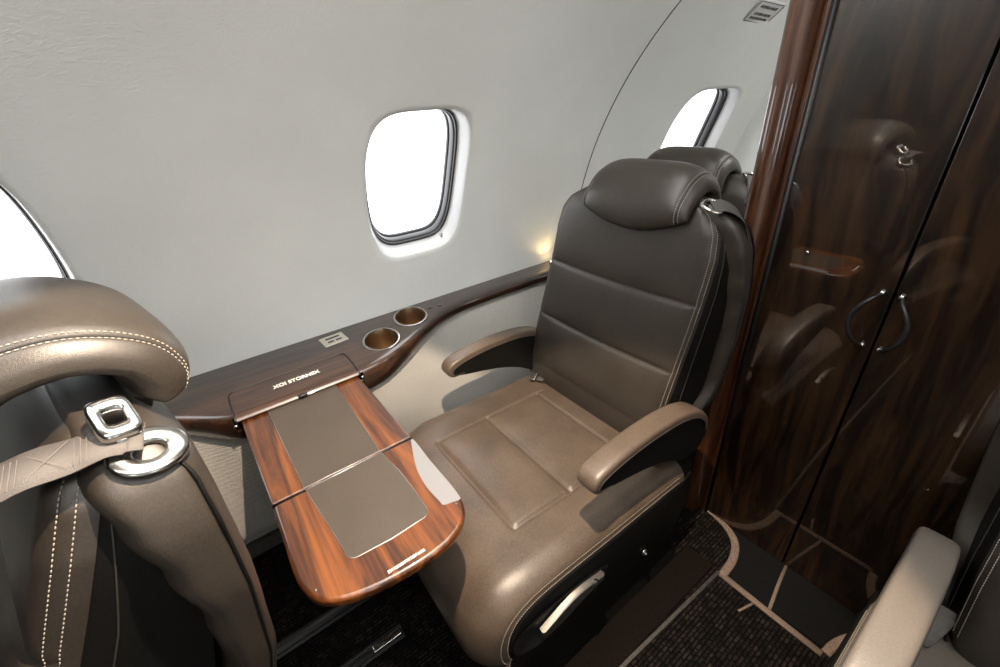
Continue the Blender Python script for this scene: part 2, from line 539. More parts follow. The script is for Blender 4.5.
def make_ledge(side, x0, x1, name, label):
    L = empty(name, (.3, YC+side*(1.5-YC), .6), label, 'ledge')
    org = L.location
    xs = [x0+(x1-x0)*i/200 for i in range(201)]
    rings = []
    for x in xs:
        fy = smooth_front(x); bul = max(0, min(1, (1.455-fy)/.21)); zb = .655-.052*bul
        tw = max(0, x-1.6)*.26
        pts = [(wall_y(.70)+.012-tw, .70), (fy+.05, .70), (fy+.03, .6995), (fy+.016, .697), (fy+.006, .691), (fy+.001, .683), (fy, .674),
               (fy+.003, .664-.01*bul), (fy+.010, .658-.035*bul), (fy+.022, zb), (fy+.06, zb-.004*bul), (wall_y(.64)-.005-tw, .64), (wall_y(.66)+.012-tw, .66)]
        rings.append([(x-org.x, YC+side*(y-YC)-org.y, z-org.z) for y, z in pts])
    m = MB(); m.loft(rings)
    o = m.obj('ledge_body', M['ledge'], L)
    return L, o

LED, body = make_ledge(1, X0+.01, 1.95, 'side_ledge', 'dark glossy walnut side ledge running along the white cabin wall below the windows')
cutters = []
def cutter(me_obj):
    me_obj.parent = LED; cutters.append(me_obj)
lo = LED.location
CUPS = [(.424, 1.378, .064), (.590, 1.478, .064)]
for (cx, cy, r) in CUPS:
    m = MB(); m.loft([[(cx+r*cos(2*pi*i/48)-lo.x, cy+r*sin(2*pi*i/48)-lo.y, z-lo.z) for i in range(48)] for z in (.58, .75)])
    cutter(m.obj('cut', None))
m = MB().box((.105-lo.x, 1.245-lo.y, .6665-lo.z), (.385, .14, .046)); cutter(m.obj('cut', None))
for c in cutters:
    md = body.modifiers.new('b', 'BOOLEAN'); md.object = c; md.operation = 'DIFFERENCE'; md.solver = 'EXACT'
bpy.context.view_layer.update()
dg = bpy.context.evaluated_depsgraph_get()
me = bpy.data.meshes.new_from_object(body.evaluated_get(dg))
body.modifiers.clear(); body.data = me
for c in cutters: bpy.data.objects.remove(c)
if not me.materials: me.materials.append(M['ledge'])
for p in me.polygons: p.use_smooth = True
bm = bmesh.new(); bm.from_mesh(me)
for e in bm.edges: e.smooth = not (len(e.link_faces) == 2 and e.calc_face_angle(0) > radians(28))
bm.to_mesh(me); bm.free()

def LV(p): return (p[0]-lo.x, p[1]-lo.y, p[2]-lo.z)
# cup holders
for (cx, cy, r) in CUPS:
    prof = [(r-.003, .700), (r+.004, .7005), (r+.005, .706), (r+.001, .7085), (r-.004, .707), (r-.006, .700), (r-.007, .66), (r-.009, .61), (r-.014, .60), (.002, .60)]
    m = MB(); m.loft([[LV((cx+q*cos(2*pi*i/48), cy+q*sin(2*pi*i/48), z+max(0, z-.66)*.30*sin(2*pi*i/48+.3))) for i in range(48)] for q, z in prof[4:]], True, False)
    lin = m.obj('cup_holder', M['bronze'], LED); lin['label'] = 'round bronze cup holder sunk in the ledge'
    rim = [(r-.004, .699), (r+.0035, .700), (r+.0045, .7045), (r+.001, .7075), (r-.004, .706)]
    m = MB(); m.loft([[LV((cx+q*cos(2*pi*i/48), cy+q*sin(2*pi*i/48), z+.0105*sin(2*pi*i/48+.3)+.004)) for i in range(48)] for q, z in [(r+.0035, .688)]+rim], True, False)
    ri = m.obj('cup_rim', M['chrome'], lin); ri['label'] = 'thin polished metal rim'
    mm = MB().tube([LV((cx+(r-.016)*cos(2*pi*i/32), cy+(r-.016)*sin(2*pi*i/32), .602)) for i in range(32)], .002, 6, closed=True)
    mm.obj('cup_base_ring', M['brushed'], lin)
# socket plate
R2 = Matrix.Rotation(radians(4), 3, 'Z')
m = MB().box(LV((.289, 1.512, .7015)), (.088, .076, .005), R2)
pl = m.obj('socket_plate', M['plate'], LED); bevel_obj(pl, .0018, 2); pl['label'] = 'champagne metal socket plate with three dark slots'
for dx, dy, w in ((.000, .014, .052), (-.015, -.014, .022), (.015, -.014, .022)):
    q = R2 @ Vector((dx, dy, 0))
    m = MB().box(LV((.289+q.x, 1.512+q.y, .7036)), (w, .010, .0022), R2); m.obj('socket_slot', M['black'], pl)
for dx in (-.004, .036):
    q = Vector((.700+dx, 1.512+(-.010 if dx > 0 else 0), .7005))
    m = MB(); m.loft([[LV((q.x+rr*cos(2*pi*i/20), q.y+rr*sin(2*pi*i/20), q.z+zz)) for i in range(20)] for rr, zz in ((.013, 0), (.012, .0014), (.006, .0014))])
    jk = m.obj('headphone_jack', M['jamb'], LED)
    m = MB(); m.loft([[LV((q.x+rr*cos(2*pi*i/20), q.y+rr*sin(2*pi*i/20), q.z+zz)) for i in range(20)] for rr, zz in ((.007, .001), (.006, .002))]); m.obj('jack_hole', M['black'], jk)

# flap lid over the table slot
x0, x1 = -.078, .283
prof = [(1.385, .7005), (1.385, .7025), (1.262, .7025), (1.250, .7005), (1.240, .695), (1.2335, .688), (1.238, .6855), (1.262, .690), (1.30, .6985)]
m = MB(); m.loft([[LV((x, y, z)) for y, z in prof] for x in (x0, x1)])
lid = m.obj('table_lid', M['ledge'], LED); bevel_obj(lid, .0008, 1, 60); lid['label'] = 'flap lid over the folding table slot with pale lettering'
# black tube drawn in for the rounded dark gap around the lid
def rc(px, py, r, a0, a1, n=6): return [(px+r*cos(radians(a0+(a1-a0)*i/n)), py+r*sin(radians(a0+(a1-a0)*i/n))) for i in range(n+1)]
gp = [(x0-.002, 1.2345, .685), (x0-.002, 1.238, .693), (x0-.002, 1.248, .7005), (x0-.002, 1.262, .7032)]
gp += [(x, y, .7032) for x, y in rc(x0+.020, 1.365, .022, 180, 90)] + [(x, y, .7032) for x, y in rc(x1-.020, 1.365, .022, 90, 0)]
gp += [(x1+.002, 1.262, .7032), (x1+.002, 1.248, .7005), (x1+.002, 1.238, .693), (x1+.002, 1.2345, .685)]
MB().tube([LV(p) for p in gp], .0028, 6).obj('lid_gap', M['black'], lid)
m = MB(); m.loft([[LV((.105+.014*cos(2*pi*i/16), 1.236+.006*sin(2*pi*i/16), z)) for i in range(16)] for z in (.686, .6965)]); m.obj('finger_notch', M['black'], lid)

def text(name, body, size, mat, parent, loc, rot=(0, 0, 0), ext=.0003, bold=0, xs=1.0):
    c = bpy.data.curves.new(name, 'FONT'); c.body = body; c.size = size; c.extrude = ext; c.offset = bold
    c.align_x = 'CENTER'; c.align_y = 'CENTER'
    t = bpy.data.objects.new(name, c); COL.objects.link(t)
    bpy.context.view_layer.update()
    me = bpy.data.meshes.new_from_object(t.evaluated_get(bpy.context.evaluated_depsgraph_get()))
    bpy.data.objects.remove(t)
    me.transform(Matrix.Diagonal((xs, 1, 1, 1)))
    if me.materials: me.materials.clear()
    me.materials.append(mat)
    o = bpy.data.objects.new(name, me); COL.objects.link(o); o.parent = parent
    o.location = loc; o.rotation_euler = rot
    return o
tx = text('lid_lettering', 'XOI STORNEX', .027, M['white_ink'], lid, LV((.112, 1.324, .7027)), bold=.0006, xs=.80)
# chrome pivots at the slot ends
for px in (x0-.006, x1+.008):
    m = MB(); m.loft([[LV((px+.0001, 1.231+r*cos(2*pi*i/16), .676+r*sin(2*pi*i/16))) if False else LV((px+r*cos(2*pi*i/16), 1.2345-d, .676+r*sin(2*pi*i/16))) for i in range(16)] for r, d in ((.006, 0), (.006, .003), (.003, .006))])
    m.obj('hinge_pin', M['chrome'], LED)

# ------------------------------------------------------------------ folding table
T = empty('folding_table', (.11, .86, .66), 'open folding table of glossy amber walnut with taupe leather panels, beside the window ledge', 'table')
to = T.location
def TV(p): return (p[0]-to.x, p[1]-to.y, p[2]-to.z)
ZT = .681
def slab(name, ol, mat, z0, z1, bev, seg=5):
    m = MB(); m.loft([[TV((x, y, z0)) for x, y in ol], [TV((x, y, z1)) for x, y in ol]])
    o = m.obj(name, mat, T); bevel_obj(o, bev, seg, 50); return wn(o)
inner = [(-.070, 1.30), (-.060, .8625), (.286, .8625), (.279, 1.30)]
lf = slab('inner_leaf', inner, M['table'], .657, ZT, .004, 3)
outer_c = [(-.060, .8575), (-.0605, .76), (-.061, .68), (-.056, .622), (-.036, .578), (.002, .551), (.05, .536), (.105, .528), (.165, .526), (.215, .533), (.252, .551), (.276, .580), (.286, .62), (.2885, .70), (.2875, .78), (.286, .8575)]
oc = [(p.x, p.y) for p in catmull([(a, b, 0) for a, b in outer_c], 5)]
lf2 = slab('outer_leaf', oc, M['table2'], .655, ZT, .009, 5)
# leather inlays
def inlay(name, ol, par=T):
    m = MB(); m.loft([[TV((x, y, ZT-.004)) for x, y in ol], [TV((x, y, ZT+.0012)) for x, y in ol]])
    o = m.obj(name, M['inlay'], T); bevel_obj(o, .0012, 2, 50); wn(o); o['label'] = 'flat taupe leather panel'
    mm = MB().tube([TV((x, y, ZT+.0006)) for x, y in ol], .0008, 6, closed=True); mm.obj('inlay_edging', M['steel'], o)
    return o
inlay('leather_panel', [(.003, 1.255), (.012, .8645), (.200, .8645), (.205, 1.255)])
c2 = [(.200, .8555), (.0135, .8555), (.020, .79), (.027, .72), (.033, .65)] + [(x, y) for x, y in rc(.054, .635, .021, 190, 270, 5)] + [(.12, .609), (.185, .6115)] + [(x, y) for x, y in rc(.191, .631, .020, 280, 360, 5)] + [(.2125, .69), (.210, .77)]
inlay('leather_panel', c2)
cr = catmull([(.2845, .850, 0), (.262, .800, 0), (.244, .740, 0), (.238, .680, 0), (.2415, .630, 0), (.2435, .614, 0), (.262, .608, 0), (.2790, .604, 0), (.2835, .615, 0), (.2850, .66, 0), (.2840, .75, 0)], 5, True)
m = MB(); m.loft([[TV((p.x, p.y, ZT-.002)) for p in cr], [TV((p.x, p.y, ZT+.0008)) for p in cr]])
M['reflection'] = simple('painted_reflection', (.19, .19, .20), .35)  # pale crescent painted on as a reflection along the table edge
o = m.obj('reflection_patch', M['reflection'], lf2, angle=40); o['label'] = 'reflection painted as a pale crescent on the table edge'
m = MB().box(TV((.113, .860, .675)), (.347, .0052, .010)); m.obj('leaf_hinge', M['chrome'], T)
tt = text('table_lettering', 'STOW TABLE DURING TAXI TAKEOFF LANDING', .0088, M['white_ink'], lf2, TV((.123, .5455, ZT+.0002)), rot=(0, 0, radians(-1)), bold=.0002, xs=.40)
for px, py in ((-.035, .60), (.268, .60)):
    m = MB(); m.loft([[TV((px+r*cos(2*pi*i/12), py+r*sin(2*pi*i/12), z)) for i in range(12)] for r, z in ((.003, ZT-.001), (.003, ZT+.0006), (.001, ZT+.001))]); m.obj('corner_stud', M['brushed'], lf2)
# support arms below, running back into the ledge
for px in (-.03, .25):
    m = MB().box(TV((px, 1.05, .647)), (.026, .34, .018)); a = m.obj('support_arm', M['steel'], T); bevel_obj(a, .003, 2)

# ------------------------------------------------------------------ seats
HX, HZ = .93, .42      # recline hinge (design coordinates = those of the main seat)
SO = Vector((.72, .82, 0))
def gauss(d, w): return exp(-(d/w)**2)

def build_seat(name, label, group, recline=0.0, belt='stowed', detail=True, depth=1.0, hx=0.0, hz=0.0, gx=0.0, base_z=0.0):
    st = empty(name, (0, 0, 0), label, 'seat', group)
    def lv(p): return (p[0]-SO.x, p[1]-SO.y, p[2]-SO.z)
    def fin(m, nm, mat, par=st, **k):
        m.v = [lv(p) for p in m.v]
        return m.obj(nm, mat, par, **k)
    ca, sa = cos(recline), sin(recline)
    def rec(p):   # recline transform about the hinge (positive leans further back to +x)
        x, z = 1.20+(p[0]-1.20)*depth-HX, p[2]-HZ
        return (HX+x*ca+z*sa, p[1], HZ-x*sa+z*ca)
    def finb(m, nm, mat, par=st, **k):
        m.v = [rec(p) for p in m.v]
        return fin(m, nm, mat, par, **k)
    # ---- cushion
    prof = catmull([(.985, 0, .425), (.93, 0, .437), (.80, 0, .441), (.62, 0, .446), (.46, 0, .452), (.34, 0, .449), (.265, 0, .425), (.218, 0, .375), (.198, 0, .31), (.200, 0, .245), (.222, 0, .20), (.26, 0, .185)], 17)
    prof = resample(prof, .0062)
    ns = len(prof); nv = 132
    nor = []
    for i in range(ns):
        t = (prof[min(i+1, ns-1)]-prof[max(i-1, 0)]).normalized(); nor.append(Vector((t.z, 0, -t.x))*-1 if False else Vector((-t.z, 0, t.x))*-1)
    # make normals point up/outwards
    nor = [n if (n.z > 0 or n.x < -.3) else -n for n in nor]
    yc, hw = .825, .367
    rows = []
    for i in range(ns):
        p = prof[i]; n = nor[i]; row = []
        for j in range(nv+1):
            v = -1+2*j/nv
            # denser near the edges
            v = sin(v*pi/2)*.35+v*.65
            y = yc+hw*v
            d = 0
            e = max(0, (abs(v)-.80)/.20)
            d -= .050*(1-sqrt(max(0, 1-e*e)))
            x = p.x; 
            xin = min(max((x-.41)/.03, 0), 1)*min(max((.885-x)/.03, 0), 1)
            if p.z > .38:
                a = x; inb = .615 < y < 1.035
                fy = lambda c, w=.0045: gauss(y-c, w)
                fx = lambda c, w=.0045: gauss(a-c, w)
                if .425 < a < .90:
                    d -= .0075*(fy(.610)+fy(1.034))
                if .604 < y < 1.04:
                    d -= .0075*(fx(.425)+fx(.868)); d -= .008*fx(.632, .0055)
                    u1 = (y-.822)/.212
                    for c, w in ((.5285, .1035), (.75, .118)):
                        u2 = (a-c)/w
                        if abs(u2) < 1 and abs(u1) < 1: d += .009*(1-u1**4)*(1-u2**4)
            # rounded plan corners at the front
            fw = max(0, min(1, (.50-x)/.2))
            ww = max(0, (v-.45)/.55); wa = max(0, (-v-.72)/.28)
            dx = fw*(.13*ww*ww+.03*wa*wa)
            q = p+n*d; row.append((q.x+dx, y, q.z))
        rows.append(row)
    m = MB(); m.loft(rows, False, False)
    # underside closing
    und = []
    for i in (0, ns-1):
        pass
    m2 = [[(.985, y, .36) for (x, y, z) in rows[0]], ]
    m.loft([rows[0], m2[0]], False, False)
    m.loft([rows[-1], [(.30, y, .20) for (_, y, _) in rows[-1]]], False, False)
    cush = fin(m, 'seat_cushion', M['leather'])
    # ---- cushion stitching, aisle side
    sl = [Vector(rows[i][0]) for i in range(0, ns)]
    sl2 = [Vector(rows[i][3]) for i in range(0, ns)]
    if detail:
        off = Vector((0, -.0006, .0006))
        st1 = [p+off for p in [Vector(rows[i][0]) for i in range(4, ns)]]
        st2 = [p+off*1.5 for p in [Vector(rows[i][1]) for i in range(4, ns)]]
        s_ = stitches('stitching', [[lv(p) for p in st1], [lv(p) for p in st2]], M['thread'], cush)
    # ---- side panels (black) under the seam, aisle and window side
    for side, yy in ((-1, yc-hw), (1, yc+hw)):
        top = [Vector(rows[i][0 if side < 0 else -1]) for i in range(0, ns, 3)]
        if side < 0: top.append(Vector(rows[-1][0]))
        else: top.append(Vector(rows[-1][-1]))
        bot = [(t.x, t.z) for t in top]
        lowtab = [(.20, .20), (.26, .185), (.34, .175), (.46, .155), (.64, .125), (.78, .105), (.93, .13), (1.02, .24), (1.03, .33)]
        ol = []; inn = []
        cx = .60; cz = .27
        # polygon: along the seam, then down the rear, and back along the bottom
        poly = [(t.x, t.z) for t in top] + [(.30, .188), (.40, .170), (.50, .150), (.64, .130), (.78, .112), (.88, .118), (.96, .16), (1.01, .25), (1.02, .34), (1.005, .40)][::1]
        rings = []
        for k, dd in ((1, .0), (.985, -.006), (.955, -.0085), (.90, -.010)):
            rings.append([(cx+(x-cx)*k, yy+side*(-dd)*1.0 - side*.002, cz+(z-cz)*k) for x, z in poly])
        m = MB(); m.loft(rings, True, False)
        n0 = len(m.v)-len(poly)
        m.f.append(tuple(range(n0, n0+len(poly))))
        pn = fin(m, 'side_panel', M['leather_black'], angle=60)
        pn['label'] = 'black leather side panel of the seat base'
        if side < 0:
            # recline handle set in a shallow recess
            rc_pts = [(.285+.0, .30), (.30, .335), (.37, .352), (.50, .345), (.60, .325), (.615, .30), (.58, .27), (.47, .235), (.37, .225), (.305, .25)]
            rp = catmull([(x, 0, z) for x, z in rc_pts], 5, True)
            m = MB(); m.loft([[(p.x, yy-.0125, p.z) for p in rp], [(.45+(p.x-.45)*.94, yy-.0145, .29+(p.z-.29)*.9) for p in rp], [(.45+(p.x-.45)*.9, yy-.0105, .29+(p.z-.29)*.82) for p in rp]], True, False)
            nn = len(m.v)-len(rp); m.f.append(tuple(range(nn, nn+len(rp))))
            hs = fin(m, 'handle_recess', M['black'], angle=50)
            hm = MB(); rr = Matrix.Rotation(radians(7), 3, 'Y')
            pts = [(.365, .302), (.392, .312), (.43, .326), (.47, .336), (.51, .336), (.555, .328), (.585, .322), (.585, .304), (.54, .300), (.50, .296), (.44, .284), (.39, .272), (.367, .270)]
            hm.loft([[(x, yy-.014, z) for x, z in pts], [(x, yy-.026, z-.001) for x, z in pts], [(.47+(x-.47)*.95, yy-.030, .305+(z-.305)*.86) for x, z in pts]])
            h = fin(hm, 'recline_handle', M['brushed'], hs, angle=40); h['label'] = 'brushed metal recline handle'
            bd = MB().box((.545, yy-.0285, .313), (.010, .010, .034), Matrix.Rotation(radians(18), 3, 'Y')); fin(bd, 'handle_band', M['black'], h)
            kb = MB(); kb.loft([[(.79+r*cos(2*pi*i/20), yy-.010-d, .205+r*sin(2*pi*i/20)) for i in range(20)] for r, d in ((.013, 0), (.013, .004), (.007, .006), (.007, .012), (.004, .014))])
            k = fin(kb, 'release_button', M['chrome']); k['label'] = 'small chrome button'
    # ---- base skirt down to the floor
    bx0, bx1, by0, by1 = .33, 1.03, .468, 1.15
    def rrect(x0, x1, y0, y1, r, z, n=6):
        out = []
        for cx_, cy_, a0 in ((x1-r, y1-r, 0), (x0+r, y1-r, 90), (x0+r, y0+r, 180), (x1-r, y0+r, 270)):
            for i in range(n+1):
                a = radians(a0+90*i/n); out.append((cx_+r*cos(a), cy_+r*sin(a), z))
        return out
    m = MB(); m.loft([rrect(bx0-.03, bx1, by0, by1, .06, .24), rrect(bx0-.02, bx1, by0, by1, .06, .15), rrect(bx0+.01, bx1, by0-.004, by1, .06, .06), rrect(bx0+.02, bx1, by0-.02, by1, .06, .012), rrect(bx0+.02, bx1, by0-.026, by1, .06, base_z)])
    bs = fin(m, 'seat_base', M['leather_black'], angle=60); bs['label'] = 'black upholstered base skirt on the carpet'
    # ---- backrest front pad
    bp = catmull([(.945, 0, .40), (.935, 0, .47), (.943, 0, .56), (.968, 0, .70), (.996, 0, .84), (1.016, 0, .96), (1.034, 0, 1.08), (1.046, 0, 1.145), (1.066, 0, 1.182), (1.10, 0, 1.195), (1.13, 0, 1.18)], 14)
    bp = resample(bp, .0062); nb = len(bp)
    nv2 = 96; rows = []
    bn = []
    for i in range(nb):
        t = (bp[min(i+1, nb-1)]-bp[max(i-1, 0)]).normalized(); n = Vector((-t.z, 0, t.x)); bn.append(n)
    def bw(z): return interp([(.40, .285), (.46, .302), (.6, .304), (.9, .298), (1.06, .292), (1.12, .280), (1.16, .255), (1.185, .215), (1.2, .18)], z)
    def bc(z): return interp([(.45, .872), (.75, .845), (1.0, .822), (1.2, .810)], z)
    for i in range(nb):
        p = bp[i]; n = bn[i]; row = []
        zz = p.z if p.x < 1.08 else 1.2
        w = bw(zz); c = bc(p.z)
        for j in range(nv2+1):
            v = -1+2*j/nv2; v = sin(v*pi/2)*.35+v*.65
            y = c+w*v; e = max(0, (abs(v)-.86)/.14)
            d = -.030*(1-sqrt(max(0, 1-e*e)))
            zl = p.z
            bow = .010*(1-v*v)
            d -= .0075*(gauss(zl-(.934-bow), .0055)+gauss(zl-(.728-bow), .0055))*(1 if p.x < 1.08 else 0)*(1-abs(v)**12)
            for c0, h0 in ((.83, .10), (.62, .10), (1.05, .11)):
                u = (zl-c0)/h0
                if abs(u) < 1 and p.x < 1.08: d += .008*(1-u**4)*(1-abs(v)**4)
            q = p+n*d; row.append((q.x, y, q.z))
        rows.append(row)
    m = MB(); m.loft(rows, False, False)
    bpad = finb(m, 'backrest', M['leather_shaded'])
    if detail:
        e1 = [rows[i][1] for i in range(12, nb-8)]; e2 = [rows[i][3] for i in range(12, nb-8)]
        f = lambda P, o: [lv(rec((a[0]-o, a[1]-o, a[2]+.0002))) for a in P]
        stitches('stitching', [f(e1, .0008), f(e2, .0012)], M['thread'], bpad)
    # ---- black inner wing panels beside the pad
    for side in (-1, 1):
        edge = [Vector(rows[i][0 if side < 0 else -1]) for i in range(2, nb-4, 4)]
        rearx = lambda z: interp([(.4, 1.02), (.5, 1.10), (.6, 1.13), (.9, 1.13), (1.1, 1.12), (1.2, 1.11)], z)
        rows2 = []
        for p in edge:
            t = []
            rx = max(rearx(p.z), p.x+.01)
            for k in range(9):
                u = k/8
                t.append((p.x+(rx-p.x)*u, p.y+side*(.010*sin(min(1, u*3)*pi/2)+.012*u)-side*.002, p.z-.012*u))
            rows2.append(t)
        m = MB(); m.loft(rows2, False, False)
        w_ = finb(m, 'wing_panel', M['leather_black'])
        w_['label'] = 'black leather panel along the side of the backrest'
        if detail:
            pth = [(interp([(.45, 1.0), (.7, 1.03), (.95, 1.065), (1.12, 1.075)], r[0][2]), 0, r[0][2]) for r in rows2]
            pp = []
            for r, q in zip(rows2, pth):
                if q[2] > 1.13: continue
                rx0, rx1 = r[0][0], r[-1][0]; u = (q[0]-rx0)/(rx1-rx0)*8; k = max(0, min(7, int(u)))
                a, b_ = Vector(r[k]), Vector(r[k+1]); pt = a+(b_-a)*(u-k); pp.append(lv(rec((pt.x, pt.y+side*.0012, pt.z))))
            seam_tube('panel_piping', pp, .0012, M['thread_dark'], w_)
    # ---- backrest shell
    zs = [.40, .43, .47, .52, .58, .65, .72, .80, .88, .96, 1.02, 1.07, 1.11, 1.145, 1.17, 1.188, 1.196]
    XR = [(.40, .99), (.43, 1.05), (.47, 1.11), (.52, 1.155), (.58, 1.183), (.65, 1.194), (.80, 1.192), (.96, 1.175), (1.07, 1.158), (1.145, 1.145), (1.17, 1.130), (1.196, 1.11)]
    XF = [(.40, .97), (.5, 1.07), (.65, 1.135), (.78, 1.138), (.90, 1.120), (1.0, 1.094), (1.08, 1.070), (1.14, 1.056), (1.196, 1.066)]
    HWt = [(.40, .30), (.47, .335), (.58, .352), (.80, .356), (.96, .350), (1.07, .335), (1.11, .322), (1.145, .300), (1.17, .270), (1.188, .235), (1.196, .20)]
    rings = []; NS = 72
    for z in [.40+(1.196-.40)*i/60 for i in range(61)]:
        xr = interp(XR, z); xf = sinterp(XF, z); hw_ = interp(HWt, z); c = bc(z)-.004; ring = []
        cx_ = xf; dpt = xr-xf
        # D shaped section: flat at the front, rounded at rear corners
        for k in range(NS):
            t = 2*pi*k/NS; co, si = cos(t), sin(t); p = 5
            rr = (abs(co)**p+abs(si)**p)**(-1/p)
            xx = co*rr; yy = si*rr
            hs = hw_ if (yy < 0 or z < .95) else min(hw_, max(bw(z)-.012, .12))
            ring.append(((xf+xr)/2+xx*dpt/2, c+yy*hs, z))
        rings.append(ring)
    m = MB(); m.loft(rings)
    sh = finb(m, 'backrest_shell', M['leather_shaded'])
    sh['label'] = 'leather backrest shell'
    for side in (-1, 1):
        # rim piping down the rear corner and under the wing
        path = []
        zt = 1.16 if side < 0 else .90
        for z in [zt-(zt-.48)*i/30 for i in range(31)]:
            xr = interp(XR, z); hw_ = interp(HWt, z); c = bc(z)-.004
            path.append((xr-.018, c+side*(hw_-.001), z))
        path += [(1.095, bc(.45)+side*.335, .462), (1.05, bc(.45)+side*.322, .440), (1.0, bc(.45)+side*.31, .432), (.95, bc(.45)+side*.30, .440)]
        pth = [lv(rec(p)) for p in catmull(path, 3)]
        seam_tube('shell_piping', pth, .0026, M['leather_black'], sh)
    # ---- headrest : saddle pad over the top of the backrest
    CL = catmull([(x_+hx, 0, z_+hz) for x_, z_ in ((1.022, 1.098), (1.026, 1.14), (1.038, 1.182), (1.066, 1.220), (1.108, 1.238), (1.146, 1.225), (1.164, 1.196), (1.168, 1.168), (1.168, 1.150))], 8)
    nc = len(CL); hc, hh = .788, .182
    cn = []
    for i in range(nc):
        t = (CL[min(i+1, nc-1)]-CL[max(i-1, 0)]).normalized(); cn.append(Vector((-t.z, 0, t.x)))
    rings = []; nvh = 56
    for j in range(nvh+1):
        v = -1+2*j/nvh; v = sin(v*pi/2)*.7+v*.3
        ring = []
        ev = max(0, 1-abs(v)**5)**.5
        def hp(i, sgn):
            t = i/(nc-1); et = max(0, 1-abs(2*t-1)**4.5)**.5
            h = .037*et*ev+.0004
            h *= (1.0 if sgn > 0 else .8)
            p = CL[i].copy()
            # lower front edge is bowed: deepest in the middle
            low = max(0, 1-t*3.2)
            p.z += low*.050*v*v
            # ends sag a little
            p.z -= .022*abs(v)**4*(1-abs(2*t-1)**2)
            if sgn > 0: h -= .0035*gauss(abs(v)-.86, .016)*et
            q = p+cn[i]*sgn*h
            return (q.x, hc+hh*v, q.z)
        ring = [hp(i, 1) for i in range(nc)]+[hp(i, -1) for i in range(nc-2, 0, -1)]
        rings.append(ring)
    m = MB(); m.loft(rings)
    hd = finb(m, 'headrest', M['leather_shaded'])
    if detail:
        jj = [min(range(nvh+1), key=lambda j: abs(rings[j][nc//2][1]-(hc+s*hh*.86))) for s in (-1, 1)]
        pths = []
        for j in jj:
            for dj in (-1, 1):
                P = [Vector(rings[j+dj][i]) for i in range(1, nc-1)]
                pths.append([lv(rec(tuple(p+cn[i+1]*.0006))) for i, p in enumerate(P)])
            seam_tube('headrest_seam', [lv(rec(tuple(Vector(rings[j][i])+cn[i]*.0002))) for i in range(1, nc-1)], .0016, M['seam'], hd)
        stitches('stitching', pths, M['thread'], hd)
    # ---- armrests
    for side in (-1, 1):
        if side < 0: y0, y1 = .460, .521
        else: y0, y1 = 1.138, 1.194
        az = -.012 if side < 0 else -.026
        ol = [(.574, .622), (.558, .640), (.562, .658), (.585, .672), (.65, .684), (.75, .690), (.86, .684), (.94, .668), (1.0, .640), (1.045, .596), (1.06, .55), (1.045, .500), (1.0, .478), (.94, .488), (.87, .530), (.78, .566), (.70, .588), (.63, .604)]
        oc_ = [(p.x, p.z) for p in catmull([(x, 0, z+az) for x, z in ol], 4, True)]
        arm = MB(); arm.loft([[(x, y0, z) for x, z in oc_], [(x, y1, z) for x, z in oc_]])
        ao = fin(arm, 'armrest', M['leather_black']); bevel_obj(ao, .012, 4, 50)
        ao['label'] = 'curved armrest with black sides'
        # leather top pad wrapping over the nose
        tp = catmull([(x, 0, z+az) for x, z in [(.620, .622), (.576, .622), (.560, .640), (.566, .660), (.59, .674), (.65, .686), (.75, .692), (.86, .686), (.94, .670), (1.0, .642), (1.045, .598), (1.058, .56)]], 6)
        rings_ = []; nt_ = len(tp)
        for i, p in enumerate(tp):
            t = (tp[min(i+1, nt_-1)]-tp[max(i-1, 0)]).normalized(); n = Vector((-t.z, 0, t.x))
            u = i/(nt_-1); th = .006; 
            dep = .002+.014*min(1, u*5)
            ring = []
            hwid = (y1-y0)/2+.0015; yc_ = (y0+y1)/2
            for k in range(17):
                a = pi*k/16; 
                cy = cos(a); sz = sin(a); pw = .45
                yy = hwid*abs(cy)**pw*(1 if cy >= 0 else -1)
                hz = th*abs(sz)**pw - dep*(1-abs(sz)**pw)
                ring.append(tuple(p+n*hz+Vector((0, yc_+yy, 0))))
            rings_.append(ring)
        m = MB(); m.loft(rings_, False, False)
        tpad = fin(m, 'armrest_pad', M['leather'] if True else None, ao); tpad['label'] = 'brown leather top pad'
        if detail:
            for q in (0, 16):
                seam_tube('armrest_piping', [lv(Vector(r[q])+Vector((0, (.0006 if q == 0 else -.0006), -.001))) for r in rings_[2:]], .0011, M['thread_dark'], ao)
    # ---- shoulder belt hardware
    if belt == 'stowed':
        g = Vector(rec((1.052, .566, 1.187)))
        ax = Vector((.55, -.45, -.12)).normalized(); bx_ = Vector((.45, .62, .25)); bx_ = (bx_-ax*bx_.dot(ax)).normalized(); nn = ax.cross(bx_)
        loop = []
        for i in range(28):
            a = 2*pi*i/28; r = 1+.25*cos(a)
            loop.append(lv(g+bx_*(.030*sin(a)*(1-.35*cos(a)))+ax*(-.024*cos(a))))
        lp = MB().tube(loop, .0050, 8, closed=True); lo_ = lp.obj('belt_guide', M['chrome'], st); lo_['label'] = 'polished metal belt guide on the shoulder'
        # folded strap
        a0 = g+ax*.004; pts = [a0-bx_*0, g+ax*.03+Vector((0, 0, .006)), g+ax*.055+Vector((0, 0, 0)), g+ax*.075+Vector((.005, -.004, -.02)), g+ax*.085+Vector((.01, -.006, -.06))]
        sw = []
        cp = catmull(pts, 6)
        for i, p in enumerate(cp):
            u = i/(len(cp)-1); w = .026+.004*u
            sw.append([lv(p+bx_*w*s_+Vector((0, 0, tt_))) for s_, tt_ in ((-1, .001), (1, .001), (1, -.002), (-1, -.002))])
        mm = MB(); mm.loft(sw); so_ = mm.obj('belt_strap', M['web_dark'], st); bevel_obj(so_, .0006, 1)
    elif belt == 'open':
        g = Vector(rec((1.075+gx, .533, 1.168)))
